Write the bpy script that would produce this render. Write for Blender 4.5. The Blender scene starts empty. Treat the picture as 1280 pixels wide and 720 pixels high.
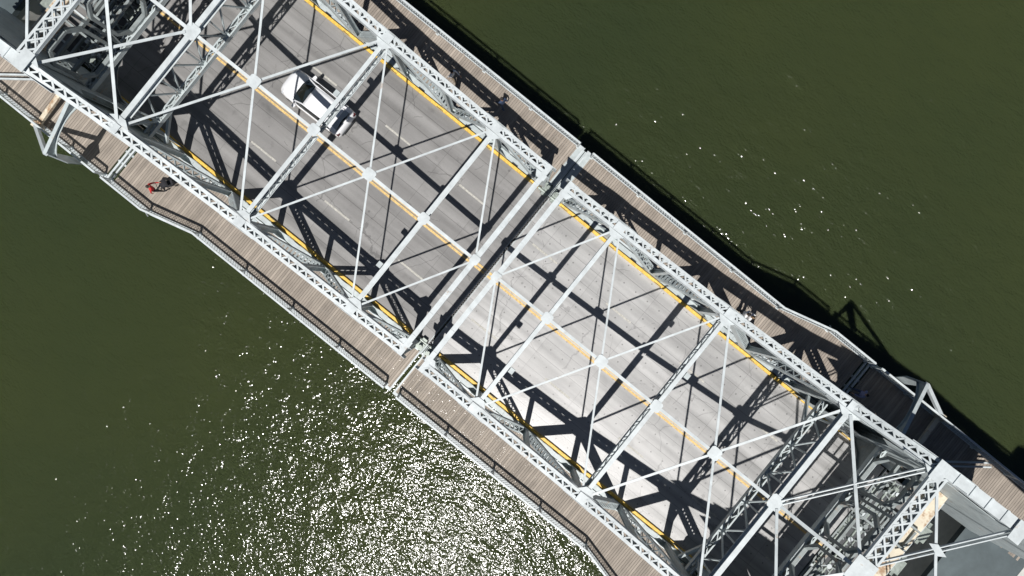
import bpy, bmesh, math, random
from mathutils import Vector, Matrix
R = math.radians
random.seed(7)
SC = bpy.context.scene
COL = SC.collection

# ------------------------------------------------------------------ camera, sky, sun, exposure
CAM_H = 40.0
cam_d = bpy.data.cameras.new('camera'); cam_d.lens = 24.0; cam_d.sensor_width = 36.0
cam_d.clip_start = 0.5; cam_d.clip_end = 6000
cam = bpy.data.objects.new('camera', cam_d); COL.objects.link(cam)
cam.location = (0, 0, CAM_H); cam.rotation_euler = (0, 0, 0)
SC.camera = cam

SUN = Vector((-10.3, -46.5, 110.0)).normalized()            # direction towards the sun
w = bpy.data.worlds.new('World'); SC.world = w; w.use_nodes = True
wn = w.node_tree.nodes; wl = w.node_tree.links
sky = wn.new('ShaderNodeTexSky'); sky.sky_type = 'NISHITA'; sky.sun_disc = False
sky.sun_elevation = math.asin(SUN.z); sky.sun_rotation = math.atan2(SUN.x, SUN.y)
sky.air_density = 0.4; sky.dust_density = 0.15; sky.ozone_density = 1.0
bg = wn['Background']; bg.inputs['Strength'].default_value = 0.05
wl.new(sky.outputs['Color'], bg.inputs['Color'])
sun_d = bpy.data.lights.new('sun', 'SUN'); sun_d.energy = 5.0; sun_d.angle = R(0.53); sun_d.color = (1.0, 0.97, 0.935)
sun = bpy.data.objects.new('sun', sun_d); COL.objects.link(sun)
sun.rotation_euler = SUN.to_track_quat('Z', 'Y').to_euler(); sun.location = SUN * 80
SC.view_settings.view_transform = 'Standard'; SC.view_settings.look = 'None'
SC.view_settings.exposure = 0.0; SC.view_settings.gamma = 1.0
SC.render.engine = 'CYCLES'

# ------------------------------------------------------------------ bridge frame: u along the bridge, v across it
TH = R(38.9)
U = Vector((math.cos(TH), -math.sin(TH), 0)); V = Vector((math.sin(TH), math.cos(TH), 0))
U0, V0 = -1.69, -0.07
def W(u, v, z=0.0): return U * (u + U0) + V * (v + V0) + Vector((0, 0, z))

# ------------------------------------------------------------------ materials
def mat(name, col, rough=0.6, metal=0.0, var=0.12, vscale=1.5, spec=0.5, rust=0.0, coat=0.0, alpha=None):
    m = bpy.data.materials.new(name); m.use_nodes = True
    n = m.node_tree.nodes; l = m.node_tree.links; b = n['Principled BSDF']
    b.inputs['Roughness'].default_value = rough; b.inputs['Metallic'].default_value = metal
    b.inputs['Specular IOR Level'].default_value = spec
    if coat: b.inputs['Coat Weight'].default_value = coat; b.inputs['Coat Roughness'].default_value = 0.05
    tc = n.new('ShaderNodeTexCoord')
    ns = n.new('ShaderNodeTexNoise'); ns.inputs['Scale'].default_value = vscale; ns.inputs['Detail'].default_value = 6
    ns.inputs['Roughness'].default_value = 0.65
    l.new(tc.outputs['Object'], ns.inputs['Vector'])
    r = n.new('ShaderNodeValToRGB'); r.color_ramp.elements[0].position = 0.3; r.color_ramp.elements[1].position = 0.7
    r.color_ramp.elements[0].color = tuple(c * (1 - var) for c in col) + (1,)
    r.color_ramp.elements[1].color = tuple(min(1, c * (1 + var)) for c in col) + (1,)
    l.new(ns.outputs['Fac'], r.inputs['Fac'])
    out = r.outputs['Color']
    if rust:
        n2 = n.new('ShaderNodeTexNoise'); n2.inputs['Scale'].default_value = 1.1; n2.inputs['Detail'].default_value = 9
        n2.inputs['Roughness'].default_value = 0.75
        l.new(tc.outputs['Object'], n2.inputs['Vector'])
        r2 = n.new('ShaderNodeValToRGB'); r2.color_ramp.elements[0].position = 0.66 - rust * 0.2; r2.color_ramp.elements[1].position = 0.76 - rust * 0.2
        r2.color_ramp.elements[0].color = (0, 0, 0, 1); r2.color_ramp.elements[1].color = (1, 1, 1, 1)
        l.new(n2.outputs['Fac'], r2.inputs['Fac'])
        mx = n.new('ShaderNodeMix'); mx.data_type = 'RGBA'
        l.new(r2.outputs['Color'], mx.inputs['Factor']); l.new(out, mx.inputs['A']); mx.inputs['B'].default_value = (0.34, 0.22, 0.13, 1)
        out = mx.outputs['Result']
    l.new(out, b.inputs['Base Color'])
    return m

M = {}
M['steel'] = mat('painted_steel', (0.43, 0.48, 0.485), 0.5, var=0.18, vscale=2.2, rust=0.32)
M['steel_shade'] = mat('painted_steel_shade', (0.23, 0.26, 0.26), 0.55, var=0.25, vscale=2.5, rust=0.4)  # painted steel darkened: shade at the end portals and machinery put into the colour
M['steel_pale'] = mat('painted_steel_pale', (0.52, 0.565, 0.575), 0.5, var=0.16, vscale=1.8, rust=0.2)
M['rusty'] = mat('rusty_cream_steel', (0.62, 0.56, 0.44), 0.6, var=0.15, rust=0.75)
M['grate'] = mat('deck_plate', (0.17, 0.165, 0.16), 0.6)
M['kerb_yellow'] = mat('kerb_yellow', (0.72, 0.465, 0.08), 0.55, var=0.3, vscale=7)
M['line_yellow'] = mat('line_yellow', (0.62, 0.43, 0.17), 0.6, var=0.35, vscale=8)
M['line_white'] = mat('line_white', (0.42, 0.41, 0.37), 0.6, var=0.35, vscale=7)
M['concrete'] = mat('pier_concrete', (0.5, 0.5, 0.47), 0.8, var=0.22, vscale=0.7)
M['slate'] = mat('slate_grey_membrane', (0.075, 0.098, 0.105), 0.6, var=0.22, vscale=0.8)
M['rear_glass_sky'] = mat('rear_glass_sky_colour', (0.26, 0.31, 0.37), 0.08, var=0.1, spec=0.8)  # reflected sky put into the base colour as pale blue-grey
M['cweight'] = mat('counterweight_concrete', (0.4, 0.4, 0.38), 0.8, var=0.2)
M['dark'] = mat('dark_steel', (0.05, 0.055, 0.06), 0.5)
M['machine'] = mat('machine_paint', (0.3, 0.34, 0.31), 0.4, metal=0.2, var=0.3, vscale=6)
M['rubber'] = mat('rubber', (0.02, 0.02, 0.02), 0.7)
M['carpaint'] = mat('white_car_paint', (0.8, 0.81, 0.83), 0.25, var=0.02, coat=1.0)
M['glass'] = mat('car_glass', (0.012, 0.016, 0.015), 0.04, var=0.2, spec=0.8)
M['rim'] = mat('alloy', (0.5, 0.5, 0.5), 0.3, metal=0.9)
M['lamp_red'] = mat('lamp_red', (0.07, 0.015, 0.015), 0.2)
M['mesh'] = mat('mesh_wire', (0.2, 0.22, 0.22), 0.6)
M['lamp_clear'] = mat('lamp_clear', (0.6, 0.62, 0.65), 0.1)
M['skin'] = mat('skin', (0.5, 0.3, 0.2), 0.5, var=0.05)
for nm, c in dict(red=(0.55, 0.03, 0.03), white=(0.8, 0.8, 0.8), navy=(0.03, 0.05, 0.1), black=(0.018, 0.018, 0.022),
                  lavender=(0.28, 0.3, 0.5), denim=(0.06, 0.09, 0.16), tan=(0.3, 0.24, 0.17)).items():
    M['cloth_' + nm] = mat('cloth_' + nm, c, 0.85, var=0.1, vscale=9)
M['hair'] = mat('hair_dark', (0.02, 0.015, 0.012), 0.6)
M['hair_fair'] = mat('hair_fair', (0.2, 0.13, 0.07), 0.6)

def road_mat(name, base, dots, seed):
    m = bpy.data.materials.new(name); m.use_nodes = True
    n = m.node_tree.nodes; l = m.node_tree.links; b = n['Principled BSDF']
    def math_(op, a, c=None, x=None):
        q = n.new('ShaderNodeMath'); q.operation = op
        for i, s in enumerate((a, c, x)):
            if s is None: continue
            if isinstance(s, (int, float)): q.inputs[i].default_value = s
            else: l.new(s, q.inputs[i])
        return q.outputs[0]
    tc = n.new('ShaderNodeTexCoord'); sp = n.new('ShaderNodeSeparateXYZ'); l.new(tc.outputs['Object'], sp.inputs[0])
    x, y = sp.outputs[0], sp.outputs[1]
    # panel id across: strips 0.96 m wide running along the bridge
    def line(c, pitch, wdt, off=0.0):
        f = math_('FRACT', math_('DIVIDE', math_('ADD', c, 500 * pitch + off), pitch))
        d = math_('ABSOLUTE', math_('SUBTRACT', f, 0.5))
        return math_('GREATER_THAN', d, 0.5 - wdt / pitch / 2)
    nz = n.new('ShaderNodeTexNoise'); nz.inputs['Scale'].default_value = 0.45; nz.inputs['Detail'].default_value = 9; nz.inputs['Roughness'].default_value = 0.65
    l.new(tc.outputs['Object'], nz.inputs['Vector'])
    mp = n.new('ShaderNodeMapping'); mp.inputs['Scale'].default_value = (0.12, 2.2, 1); mp.inputs['Location'].default_value = (seed, seed, 0)
    l.new(tc.outputs['Object'], mp.inputs[0])
    nz2 = n.new('ShaderNodeTexNoise'); nz2.inputs['Scale'].default_value = 1.0; nz2.inputs['Detail'].default_value = 5
    l.new(mp.outputs[0], nz2.inputs['Vector'])
    nz3 = n.new('ShaderNodeTexNoise'); nz3.inputs['Scale'].default_value = 14; nz3.inputs['Detail'].default_value = 4
    l.new(tc.outputs['Object'], nz3.inputs['Vector'])
    wn_ = n.new('ShaderNodeTexWhiteNoise'); wn_.noise_dimensions = '2D'
    cb = n.new('ShaderNodeCombineXYZ')
    l.new(math_('FLOOR', math_('DIVIDE', math_('ADD', y, 500 * 0.96), 0.96)), cb.inputs[0])
    l.new(math_('FLOOR', math_('DIVIDE', math_('ADD', x, 500 * 3.5 + 0.55), 3.5)), cb.inputs[1])
    l.new(cb.outputs[0], wn_.inputs['Vector'])
    v = math_('ADD', math_('MULTIPLY', nz.outputs['Fac'], 0.55), math_('MULTIPLY', nz2.outputs['Fac'], 1.15 if dots else 0.85))
    v = math_('ADD', v, math_('MULTIPLY', nz3.outputs['Fac'], 0.22))
    v = math_('ADD', v, math_('MULTIPLY', wn_.outputs['Value'], 0.13))
    v = math_('ADD', v, 0.03 if dots else 0.16)
    jl = math_('MULTIPLY', line(y, 0.96, 0.035), 0.42)
    jt = math_('MULTIPLY', line(x, 3.5, 0.03, 0.55), 0.26)
    k = math_('SUBTRACT', 1.0, math_('MAXIMUM', jl, jt))
    if dots:
        # grid of small bolt heads / plugs
        fx = math_('SUBTRACT', math_('FRACT', math_('DIVIDE', math_('ADD', x, 500), 0.875)), 0.5)
        row = math_('MODULO', math_('FLOOR', math_('DIVIDE', math_('ADD', y, 480), 0.96)), 2)
        fx2 = math_('SUBTRACT', math_('FRACT', math_('ADD', math_('DIVIDE', math_('ADD', x, 500), 0.875), math_('MULTIPLY', row, 0.5))), 0.5)
        fy = math_('SUBTRACT', math_('FRACT', math_('DIVIDE', math_('ADD', y, 480), 0.96)), 0.62)
        d2 = math_('ADD', math_('POWER', math_('ABSOLUTE', math_('MULTIPLY', fx2, 0.875)), 2), math_('POWER', math_('ABSOLUTE', math_('MULTIPLY', fy, 0.96)), 2))
        k = math_('MULTIPLY', k, math_('SUBTRACT', 1.0, math_('MULTIPLY', math_('LESS_THAN', d2, 0.0022), 0.55)))
    # sparse dark spots
    vo = n.new('ShaderNodeTexVoronoi'); vo.inputs['Scale'].default_value = 0.8; l.new(tc.outputs['Object'], vo.inputs['Vector'])
    k = math_('MULTIPLY', k, math_('SUBTRACT', 1.0, math_('MULTIPLY', math_('LESS_THAN', vo.outputs['Distance'], 0.06), 0.35)))
    # thin wandering cracks and darker wheel tracks
    nd = n.new('ShaderNodeTexNoise'); nd.inputs['Scale'].default_value = 1.3; nd.inputs['Detail'].default_value = 6; l.new(tc.outputs['Object'], nd.inputs['Vector'])
    mxv = n.new('ShaderNodeMix'); mxv.data_type = 'VECTOR'; mxv.inputs['Factor'].default_value = 0.3
    l.new(tc.outputs['Object'], mxv.inputs['A']); l.new(nd.outputs['Color'], mxv.inputs['B'])
    vc = n.new('ShaderNodeTexVoronoi'); vc.feature = 'DISTANCE_TO_EDGE'; vc.inputs['Scale'].default_value = 0.42; l.new(mxv.outputs['Result'], vc.inputs['Vector'])
    crk = math_('MULTIPLY', math_('LESS_THAN', vc.outputs['Distance'], 0.006), math_('GREATER_THAN', nz.outputs['Fac'], 0.5))
    k = math_('MULTIPLY', k, math_('SUBTRACT', 1.0, math_('MULTIPLY', crk, 0.3)))
    yy = math_('ABSOLUTE', math_('SUBTRACT', math_('ABSOLUTE', math_('SUBTRACT', math_('ABSOLUTE', y), 2.84)), 1.42))
    trk = math_('ABSOLUTE', math_('SUBTRACT', yy, 0.75))
    tk = n.new('ShaderNodeMapRange'); tk.interpolation_type = 'SMOOTHSTEP'; tk.inputs['From Min'].default_value = 0.0; tk.inputs['From Max'].default_value = 0.45
    tk.inputs['To Min'].default_value = 0.88; tk.inputs['To Max'].default_value = 1.03; l.new(trk, tk.inputs['Value'])
    k = math_('MULTIPLY', k, tk.outputs[0])
    st_n = n.new('ShaderNodeMapRange'); st_n.inputs['From Min'].default_value = 0.62; st_n.inputs['From Max'].default_value = 0.72; st_n.inputs['To Min'].default_value = 1.0; st_n.inputs['To Max'].default_value = 0.82
    l.new(nd.outputs['Fac'], st_n.inputs['Value']); k = math_('MULTIPLY', k, st_n.outputs[0])
    tot = math_('MULTIPLY', v, k)
    mx = n.new('ShaderNodeMix'); mx.data_type = 'RGBA'; mx.blend_type = 'MULTIPLY'; mx.inputs['Factor'].default_value = 1
    mx.inputs['A'].default_value = base + (1,)
    cc = n.new('ShaderNodeCombineXYZ')
    for i in range(3): l.new(tot, cc.inputs[i])
    l.new(cc.outputs[0], mx.inputs['B']); l.new(mx.outputs['Result'], b.inputs['Base Color'])
    rr = math_('ADD', 0.25, math_('MULTIPLY', nz2.outputs['Fac'], 0.22)); l.new(rr, b.inputs['Roughness'])
    b.inputs['Specular IOR Level'].default_value = 1.0 if dots else 0.5
    bp = n.new('ShaderNodeBump'); bp.inputs['Strength'].default_value = 0.12; bp.inputs['Distance'].default_value = 0.02
    l.new(math_('ADD', nz3.outputs['Fac'], math_('MULTIPLY', k, 0.8)), bp.inputs['Height']); l.new(bp.outputs[0], b.inputs['Normal'])
    return m
M['road_old'] = road_mat('road_left_leaf', (0.225, 0.221, 0.216), False, 3.1)
M['road_new'] = road_mat('road_right_leaf', (0.305, 0.303, 0.298), True, 8.4)

def plank_mat(name, base, pitch, contrast):
    m = bpy.data.materials.new(name); m.use_nodes = True
    n = m.node_tree.nodes; l = m.node_tree.links; b = n['Principled BSDF']
    tc = n.new('ShaderNodeTexCoord'); sp = n.new('ShaderNodeSeparateXYZ'); l.new(tc.outputs['Object'], sp.inputs[0])
    dv = n.new('ShaderNodeMath'); dv.operation = 'DIVIDE'; l.new(sp.outputs[0], dv.inputs[0]); dv.inputs[1].default_value = pitch
    fl = n.new('ShaderNodeMath'); fl.operation = 'FLOOR'; l.new(dv.outputs[0], fl.inputs[0])
    wn_ = n.new('ShaderNodeTexWhiteNoise'); wn_.noise_dimensions = '1D'; l.new(fl.outputs[0], wn_.inputs['W'])
    ns = n.new('ShaderNodeTexNoise'); ns.inputs['Scale'].default_value = 1.2; ns.inputs['Detail'].default_value = 8
    l.new(tc.outputs['Object'], ns.inputs['Vector'])
    a = n.new('ShaderNodeMath'); a.operation = 'MULTIPLY_ADD'; l.new(wn_.outputs['Value'], a.inputs[0]); a.inputs[1].default_value = contrast; a.inputs[2].default_value = 0.62 - contrast / 2
    pw = n.new('ShaderNodeMath'); pw.operation = 'POWER'; l.new(wn_.outputs['Value'], pw.inputs[0]); pw.inputs[1].default_value = 14
    ad = n.new('ShaderNodeMath'); ad.operation = 'MULTIPLY_ADD'; l.new(pw.outputs[0], ad.inputs[0]); ad.inputs[1].default_value = 0.28; l.new(a.outputs[0], ad.inputs[2]); a = ad
    a2 = n.new('ShaderNodeMath'); a2.operation = 'MULTIPLY_ADD'; l.new(ns.outputs['Fac'], a2.inputs[0]); a2.inputs[1].default_value = 0.6; l.new(a.outputs[0], a2.inputs[2])
    cc = n.new('ShaderNodeCombineXYZ')
    for i in range(3): l.new(a2.outputs[0], cc.inputs[i])
    mx = n.new('ShaderNodeMix'); mx.data_type = 'RGBA'; mx.blend_type = 'MULTIPLY'; mx.inputs['Factor'].default_value = 1
    mx.inputs['A'].default_value = base + (1,); l.new(cc.outputs[0], mx.inputs['B']); l.new(mx.outputs['Result'], b.inputs['Base Color'])
    b.inputs['Roughness'].default_value = 0.75
    return m
M['plank'] = plank_mat('weathered_planks', (0.31, 0.268, 0.225), 0.15, 0.26)

def water_mat():
    m = bpy.data.materials.new('river_water'); m.use_nodes = True
    n = m.node_tree.nodes; l = m.node_tree.links; b = n['Principled BSDF']
    tc = n.new('ShaderNodeTexCoord')
    ns = n.new('ShaderNodeTexNoise'); ns.inputs['Scale'].default_value = 0.03; ns.inputs['Detail'].default_value = 5
    l.new(tc.outputs['Object'], ns.inputs['Vector'])
    r = n.new('ShaderNodeValToRGB'); r.color_ramp.elements[0].position = 0.35; r.color_ramp.elements[1].position = 0.68
    r.color_ramp.elements[0].color = (0.0315, 0.0455, 0.0185, 1); r.color_ramp.elements[1].color = (0.045, 0.056, 0.019, 1)
    l.new(ns.outputs['Fac'], r.inputs['Fac']); l.new(r.outputs['Color'], b.inputs['Base Color'])
    b.inputs['Roughness'].default_value = 0.118; b.inputs['IOR'].default_value = 1.33
    b.inputs['Subsurface Weight'].default_value = 1.0; b.inputs['Subsurface Radius'].default_value = (1.0, 1.0, 0.8); b.inputs['Subsurface Scale'].default_value = 1.3
    def noise(scale, det, rough, rot, stretch, dist=0.0):
        mp = n.new('ShaderNodeMapping'); mp.inputs['Rotation'].default_value = (0, 0, R(rot)); mp.inputs['Scale'].default_value = (1, stretch, 1)
        l.new(tc.outputs['Object'], mp.inputs[0])
        q = n.new('ShaderNodeTexNoise'); q.inputs['Scale'].default_value = scale; q.inputs['Detail'].default_value = det
        q.inputs['Roughness'].default_value = rough; q.inputs['Distortion'].default_value = dist; l.new(mp.outputs[0], q.inputs['Vector']); return q.outputs['Fac']
    gust = n.new('ShaderNodeMapRange'); gust.inputs['From Min'].default_value = 0.3; gust.inputs['From Max'].default_value = 0.7
    gust.inputs['To Min'].default_value = 1.02; gust.inputs['To Max'].default_value = 1.4
    l.new(noise(0.09, 3.0, 0.6, 40, 1.8, 0.6), gust.inputs['Value'])
    prev = None
    for sc_, rot, st, dist in ((0.55, 25, 1.7, 0.12), (1.9, 12, 1.7, 0.022), (4.3, -8, 1.5, 0.026), (10.0, -25, 1.3, 0.0105)):
        bb = n.new('ShaderNodeBump'); bb.inputs['Strength'].default_value = 1.0
        mm = n.new('ShaderNodeMath'); mm.operation = 'MULTIPLY'; l.new(gust.outputs[0], mm.inputs[0]); mm.inputs[1].default_value = dist
        l.new(mm.outputs[0], bb.inputs['Distance'])
        l.new(noise(sc_, 0.0 if sc_ > 1 else 1.0, 0.5, rot, st), bb.inputs['Height'])
        if prev: l.new(prev.outputs[0], bb.inputs['Normal'])
        prev = bb
    b2 = prev
    l.new(b2.outputs[0], b.inputs['Normal'])
    return m
M['water'] = water_mat()

# ------------------------------------------------------------------ mesh builder (bridge coordinates u, v, z)
class MB:
    def __init__(s): s.v = []; s.f = []
    def quadbox(s, c8):
        i = len(s.v); s.v += [Vector(p) for p in c8]
        for f in ((0, 3, 2, 1), (4, 5, 6, 7), (0, 1, 5, 4), (1, 2, 6, 5), (2, 3, 7, 6), (3, 0, 4, 7)): s.f.append(tuple(i + k for k in f))
    def box(s, u0, u1, v0, v1, z0, z1):
        if u0 > u1: u0, u1 = u1, u0
        if v0 > v1: v0, v1 = v1, v0
        s.quadbox([(u0, v0, z0), (u1, v0, z0), (u1, v1, z0), (u0, v1, z0), (u0, v0, z1), (u1, v0, z1), (u1, v1, z1), (u0, v1, z1)]); return s
    def bar(s, p, q, wd, ht, side=(0, 1, 0)):
        p = Vector(p); q = Vector(q); a = (q - p)
        if a.length < 1e-5: return s
        a.normalize(); sd = Vector(side); sd = sd - a * sd.dot(a)
        if sd.length < 1e-3: sd = a.orthogonal()
        sd.normalize(); n = a.cross(sd); sd = sd * wd / 2; n = n * ht / 2
        s.quadbox([p - sd - n, p + sd - n, p + sd + n, p - sd + n, q - sd - n, q + sd - n, q + sd + n, q - sd + n]); return s
    def tube(s, p, q, r, seg=8, r2=None):
        p = Vector(p); q = Vector(q); a = (q - p).normalized(); x = a.orthogonal().normalized(); y = a.cross(x); i = len(s.v)
        for c, rr in ((p, r), (q, r if r2 is None else r2)):
            for k in range(seg):
                t = 2 * math.pi * k / seg; s.v.append(c + (x * math.cos(t) + y * math.sin(t)) * rr)
        for k in range(seg): s.f.append((i + k, i + (k + 1) % seg, i + seg + (k + 1) % seg, i + seg + k))
        s.f.append(tuple(i + k for k in reversed(range(seg)))); s.f.append(tuple(i + seg + k for k in range(seg))); return s
    def prism(s, pts, d):                     # polygon of 3-D points swept by d
        i = len(s.v); n = len(pts); d = Vector(d)
        s.v += [Vector(p) for p in pts] + [Vector(p) + d for p in pts]
        s.f.append(tuple(i + k for k in reversed(range(n)))); s.f.append(tuple(i + n + k for k in range(n)))
        for k in range(n): s.f.append((i + k, i + (k + 1) % n, i + n + (k + 1) % n, i + n + k))
        return s
    def laced(s, p, q, W_, D_, side=(0, 1, 0), pitch=0.42, lw=0.06, fl=0.09, style='z', both=True, t=0.03):
        """two channels set W_ apart along 'side', D_ deep, tied by lacing bars on the top and bottom faces"""
        p = Vector(p); q = Vector(q); a = (q - p); L = a.length; a.normalize()
        sd = Vector(side); sd = (sd - a * sd.dot(a)).normalized(); n = a.cross(sd)
        if n.z < 0: n = -n
        for e in (-1, 1):
            o = sd * (e * (W_ / 2))
            s.bar(p + o, q + o, t, D_, sd)
            for g in (-1, 1):
                oo = sd * (e * (W_ / 2 - fl / 2 + t / 2 + 0.003)) + n * (g * (D_ / 2 + 0.008))
                s.bar(p + oo, q + oo, fl, 0.022, sd)
        k = max(2, int(L / pitch)); hw = W_ / 2 - fl * 0.6
        for g in ((-1, 1) if both else (1,)):
            off = n * (g * (D_ / 2 + 0.026)); ph = 0 if g == 1 else 1
            for i in range(k):
                c0 = p + a * (L * i / k); c1 = p + a * (L * (i + 1) / k); cm = (c0 + c1) / 2
                e = 1 if (i + ph) % 2 else -1
                if style == 'z': s.bar(c0 + sd * hw * e + off, c1 - sd * hw * e + off, lw, 0.014, n.cross(a))
                elif style == 'x':
                    s.bar(c0 + sd * hw + off, c1 - sd * hw + off, lw, 0.014, sd); s.bar(c0 - sd * hw + off * 1.04, c1 + sd * hw + off * 1.04, lw, 0.014, sd)
                elif style == 'b': s.bar(cm - sd * (hw + .03) + off, cm + sd * (hw + .03) + off, L / k * 0.5, 0.014, a)
                elif style == 'p':            # cover plate with a row of slots
                    s.bar(cm - sd * (hw + .03) + off, cm + sd * (hw + .03) + off, L / k * 0.35, 0.014, a)
                    for ee in (-1, 1): s.bar(c0 + sd * hw * ee * .72 + off * 1.03, c1 + sd * hw * ee * .72 + off * 1.03, hw * .75, 0.012, sd)
        return s
    def build(s, name, m, parent=None, base=(0, 0, 0), smooth=False, mats=None):
        b = Vector(base)
        me = bpy.data.meshes.new(name); me.from_pydata([v - b for v in s.v], [], s.f); me.update()
        bm = bmesh.new(); bm.from_mesh(me); bmesh.ops.recalc_face_normals(bm, faces=bm.faces); bm.to_mesh(me); bm.free()
        if m is not None: me.materials.append(m)
        if smooth:
            for p in me.polygons: p.use_smooth = True
        o = bpy.data.objects.new(name, me); COL.objects.link(o)
        if parent: o.parent = parent
        else: o.location = W(*b); o.rotation_euler = (0, 0, -TH)
        return o

def tag(o, label=None, cat=None, group=None, kind=None):
    if label: o['label'] = label
    if cat: o['category'] = cat
    if group: o['group'] = group
    if kind: o['kind'] = kind
    return o
def empty(name, u, v, z=0, rz=0):
    o = bpy.data.objects.new(name, None); COL.objects.link(o); o.empty_display_size = 0.5
    o.location = W(u, v, z); o.rotation_euler = (0, 0, -TH + rz); return o

# ------------------------------------------------------------------ river
wm = MB(); wm.v = [Vector(p) for p in ((-1500, -1500, -6), (1500, -1500, -6), (1500, 1500, -6), (-1500, 1500, -6))]; wm.f = [(0, 1, 2, 3)]
tag(wm.build('river', M['water'], base=(0, 0, -6)), 'murky olive green river with sun glitter under the bridge', 'river', kind='structure')

# ------------------------------------------------------------------ road decks, markings
DECK = 25.3
def slab(name, u0, u1, v0, v1, z0, z1, m, label, kind='structure', cat='road'):
    o = MB().box(u0, u1, v0, v1, z0, z1).build(name, m, base=((u0 + u1) / 2, (v0 + v1) / 2, z0))
    return tag(o, label, cat, kind=kind)
slab('road', -DECK, -0.045, -5.55, 5.55, -0.3, 0, M['road_old'], 'grey worn concrete roadway of the upper left bridge half')
slab('road', 0.045, DECK, -5.55, 5.55, -0.3, 0, M['road_new'], 'pale concrete roadway dotted with plugs, lower right bridge half')
for s, wd in ((-1, 'upper left'), (1, 'lower right')):
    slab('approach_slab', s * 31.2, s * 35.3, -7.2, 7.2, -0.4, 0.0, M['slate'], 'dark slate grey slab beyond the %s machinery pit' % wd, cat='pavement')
    slab('approach_road', s * 35.32, s * 60, -7.2, 7.2, -0.4, 0.0, M['concrete'], 'pale concrete approach pavement past the %s slate slab' % wd)
dm = MB()
for k in range(-5, 5):
    for side in (-1, 1):
        u = k * 5.53 + 1.0
        a = u; b = u + 1.85
        if a < 0.1 < b: continue
        dm.box(a, b, side * 2.84 - 0.055, side * 2.84 + 0.055, 0.004, 0.006)
tag(dm.build('lane_marking', M['line_white']), 'worn white broken lane lines on the bridge roadway', 'lane markings', kind='structure')
cm_ = MB()
for a, b in ((-DECK, -0.1), (0.1, DECK)):
    cm_.box(a, b, -0.36, -0.22, 0.004, 0.006); cm_.box(a, b, -0.15, -0.01, 0.004, 0.006)
tag(cm_.build('centre_line', M['line_yellow']), 'double yellow centre line along the bridge roadway', 'centre line', kind='structure')

# finger joint in the middle of the roadway
fj = empty('expansion_joint', 0, 0, 0)
tag(fj, 'dark toothed expansion joint across the road where the two bridge halves meet', 'expansion joint')
j = MB()
for i in range(74):
    v = -5.5 + i * 0.15
    j.box(-0.075 if i % 2 else -0.02, 0.02 if i % 2 else 0.075, v, v + 0.075, 0.005, 0.018)
j.build('tooth_strip', M['dark'], fj)
jb = MB().box(-0.12, -0.08, -5.5, 5.5, 0.004, 0.02).box(0.08, 0.12, -5.5, 5.5, 0.004, 0.02); jb.build('edge_bar', M['steel'], fj)

# raised yellow kerbs
for s in (-1, 1):
    for t_ in (-1, 1):
        a, b = (0.12, 24.9)
        kb = empty('kerb', s * 12.5, t_ * 5.66, 0)
        k = MB().box(s * a, s * b, t_ * 5.54, t_ * 5.72, -0.2, 0.17)
        o = k.build('kerb_rail', M['kerb_yellow'], kb, base=(s * 12.5, t_ * 5.66, 0))
        bv = o.modifiers.new('b', 'BEVEL'); bv.width = 0.02
        bl = MB()
        for i in range(7):
            u = s * (0.9 + i * 3.5)
            bl.box(u, u + s * 0.5, t_ * 5.55, t_ * 5.58, 0.17, 0.19)
            bl.box(u + s * 1.6, u + s * 2.0, t_ * 5.775, t_ * 5.80, 0.02, 0.2)
        bl.build('fixing_plate', M['dark'], kb, base=(s * 12.5, t_ * 5.66, 0))
        wh = {(-1, -1): 'lower left edge of the upper left road', (-1, 1): 'upper right edge of the upper left road',
              (1, -1): 'lower left edge of the dotted pale road', (1, 1): 'upper right edge of the dotted pale road'}[(s, t_)]
        tag(kb, 'raised yellow kerb along the ' + wh, 'kerb', 'yellow kerbs along the roadway')

# ------------------------------------------------------------------ truss leaves
TV = 5.94
UE, UF, UM1, UG, UM2, UH, UI, UJ, UK = 0.70, 4.05, 7.55, 11.05, 14.55, 18.05, 21.9, 25.9, 31.0
HZ = [(UE, 4.7), (UF, 4.95), (UG, 5.55), (UH, 7.0), (UI, 8.9), (UJ, 9.5), (UK, 10.6)]
def hz(u):
    for (a, za), (b, zb) in zip(HZ, HZ[1:]):
        if u <= b: return za + (zb - za) * (u - a) / (b - a)
    return HZ[-1][1]
BZ = -0.15

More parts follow.
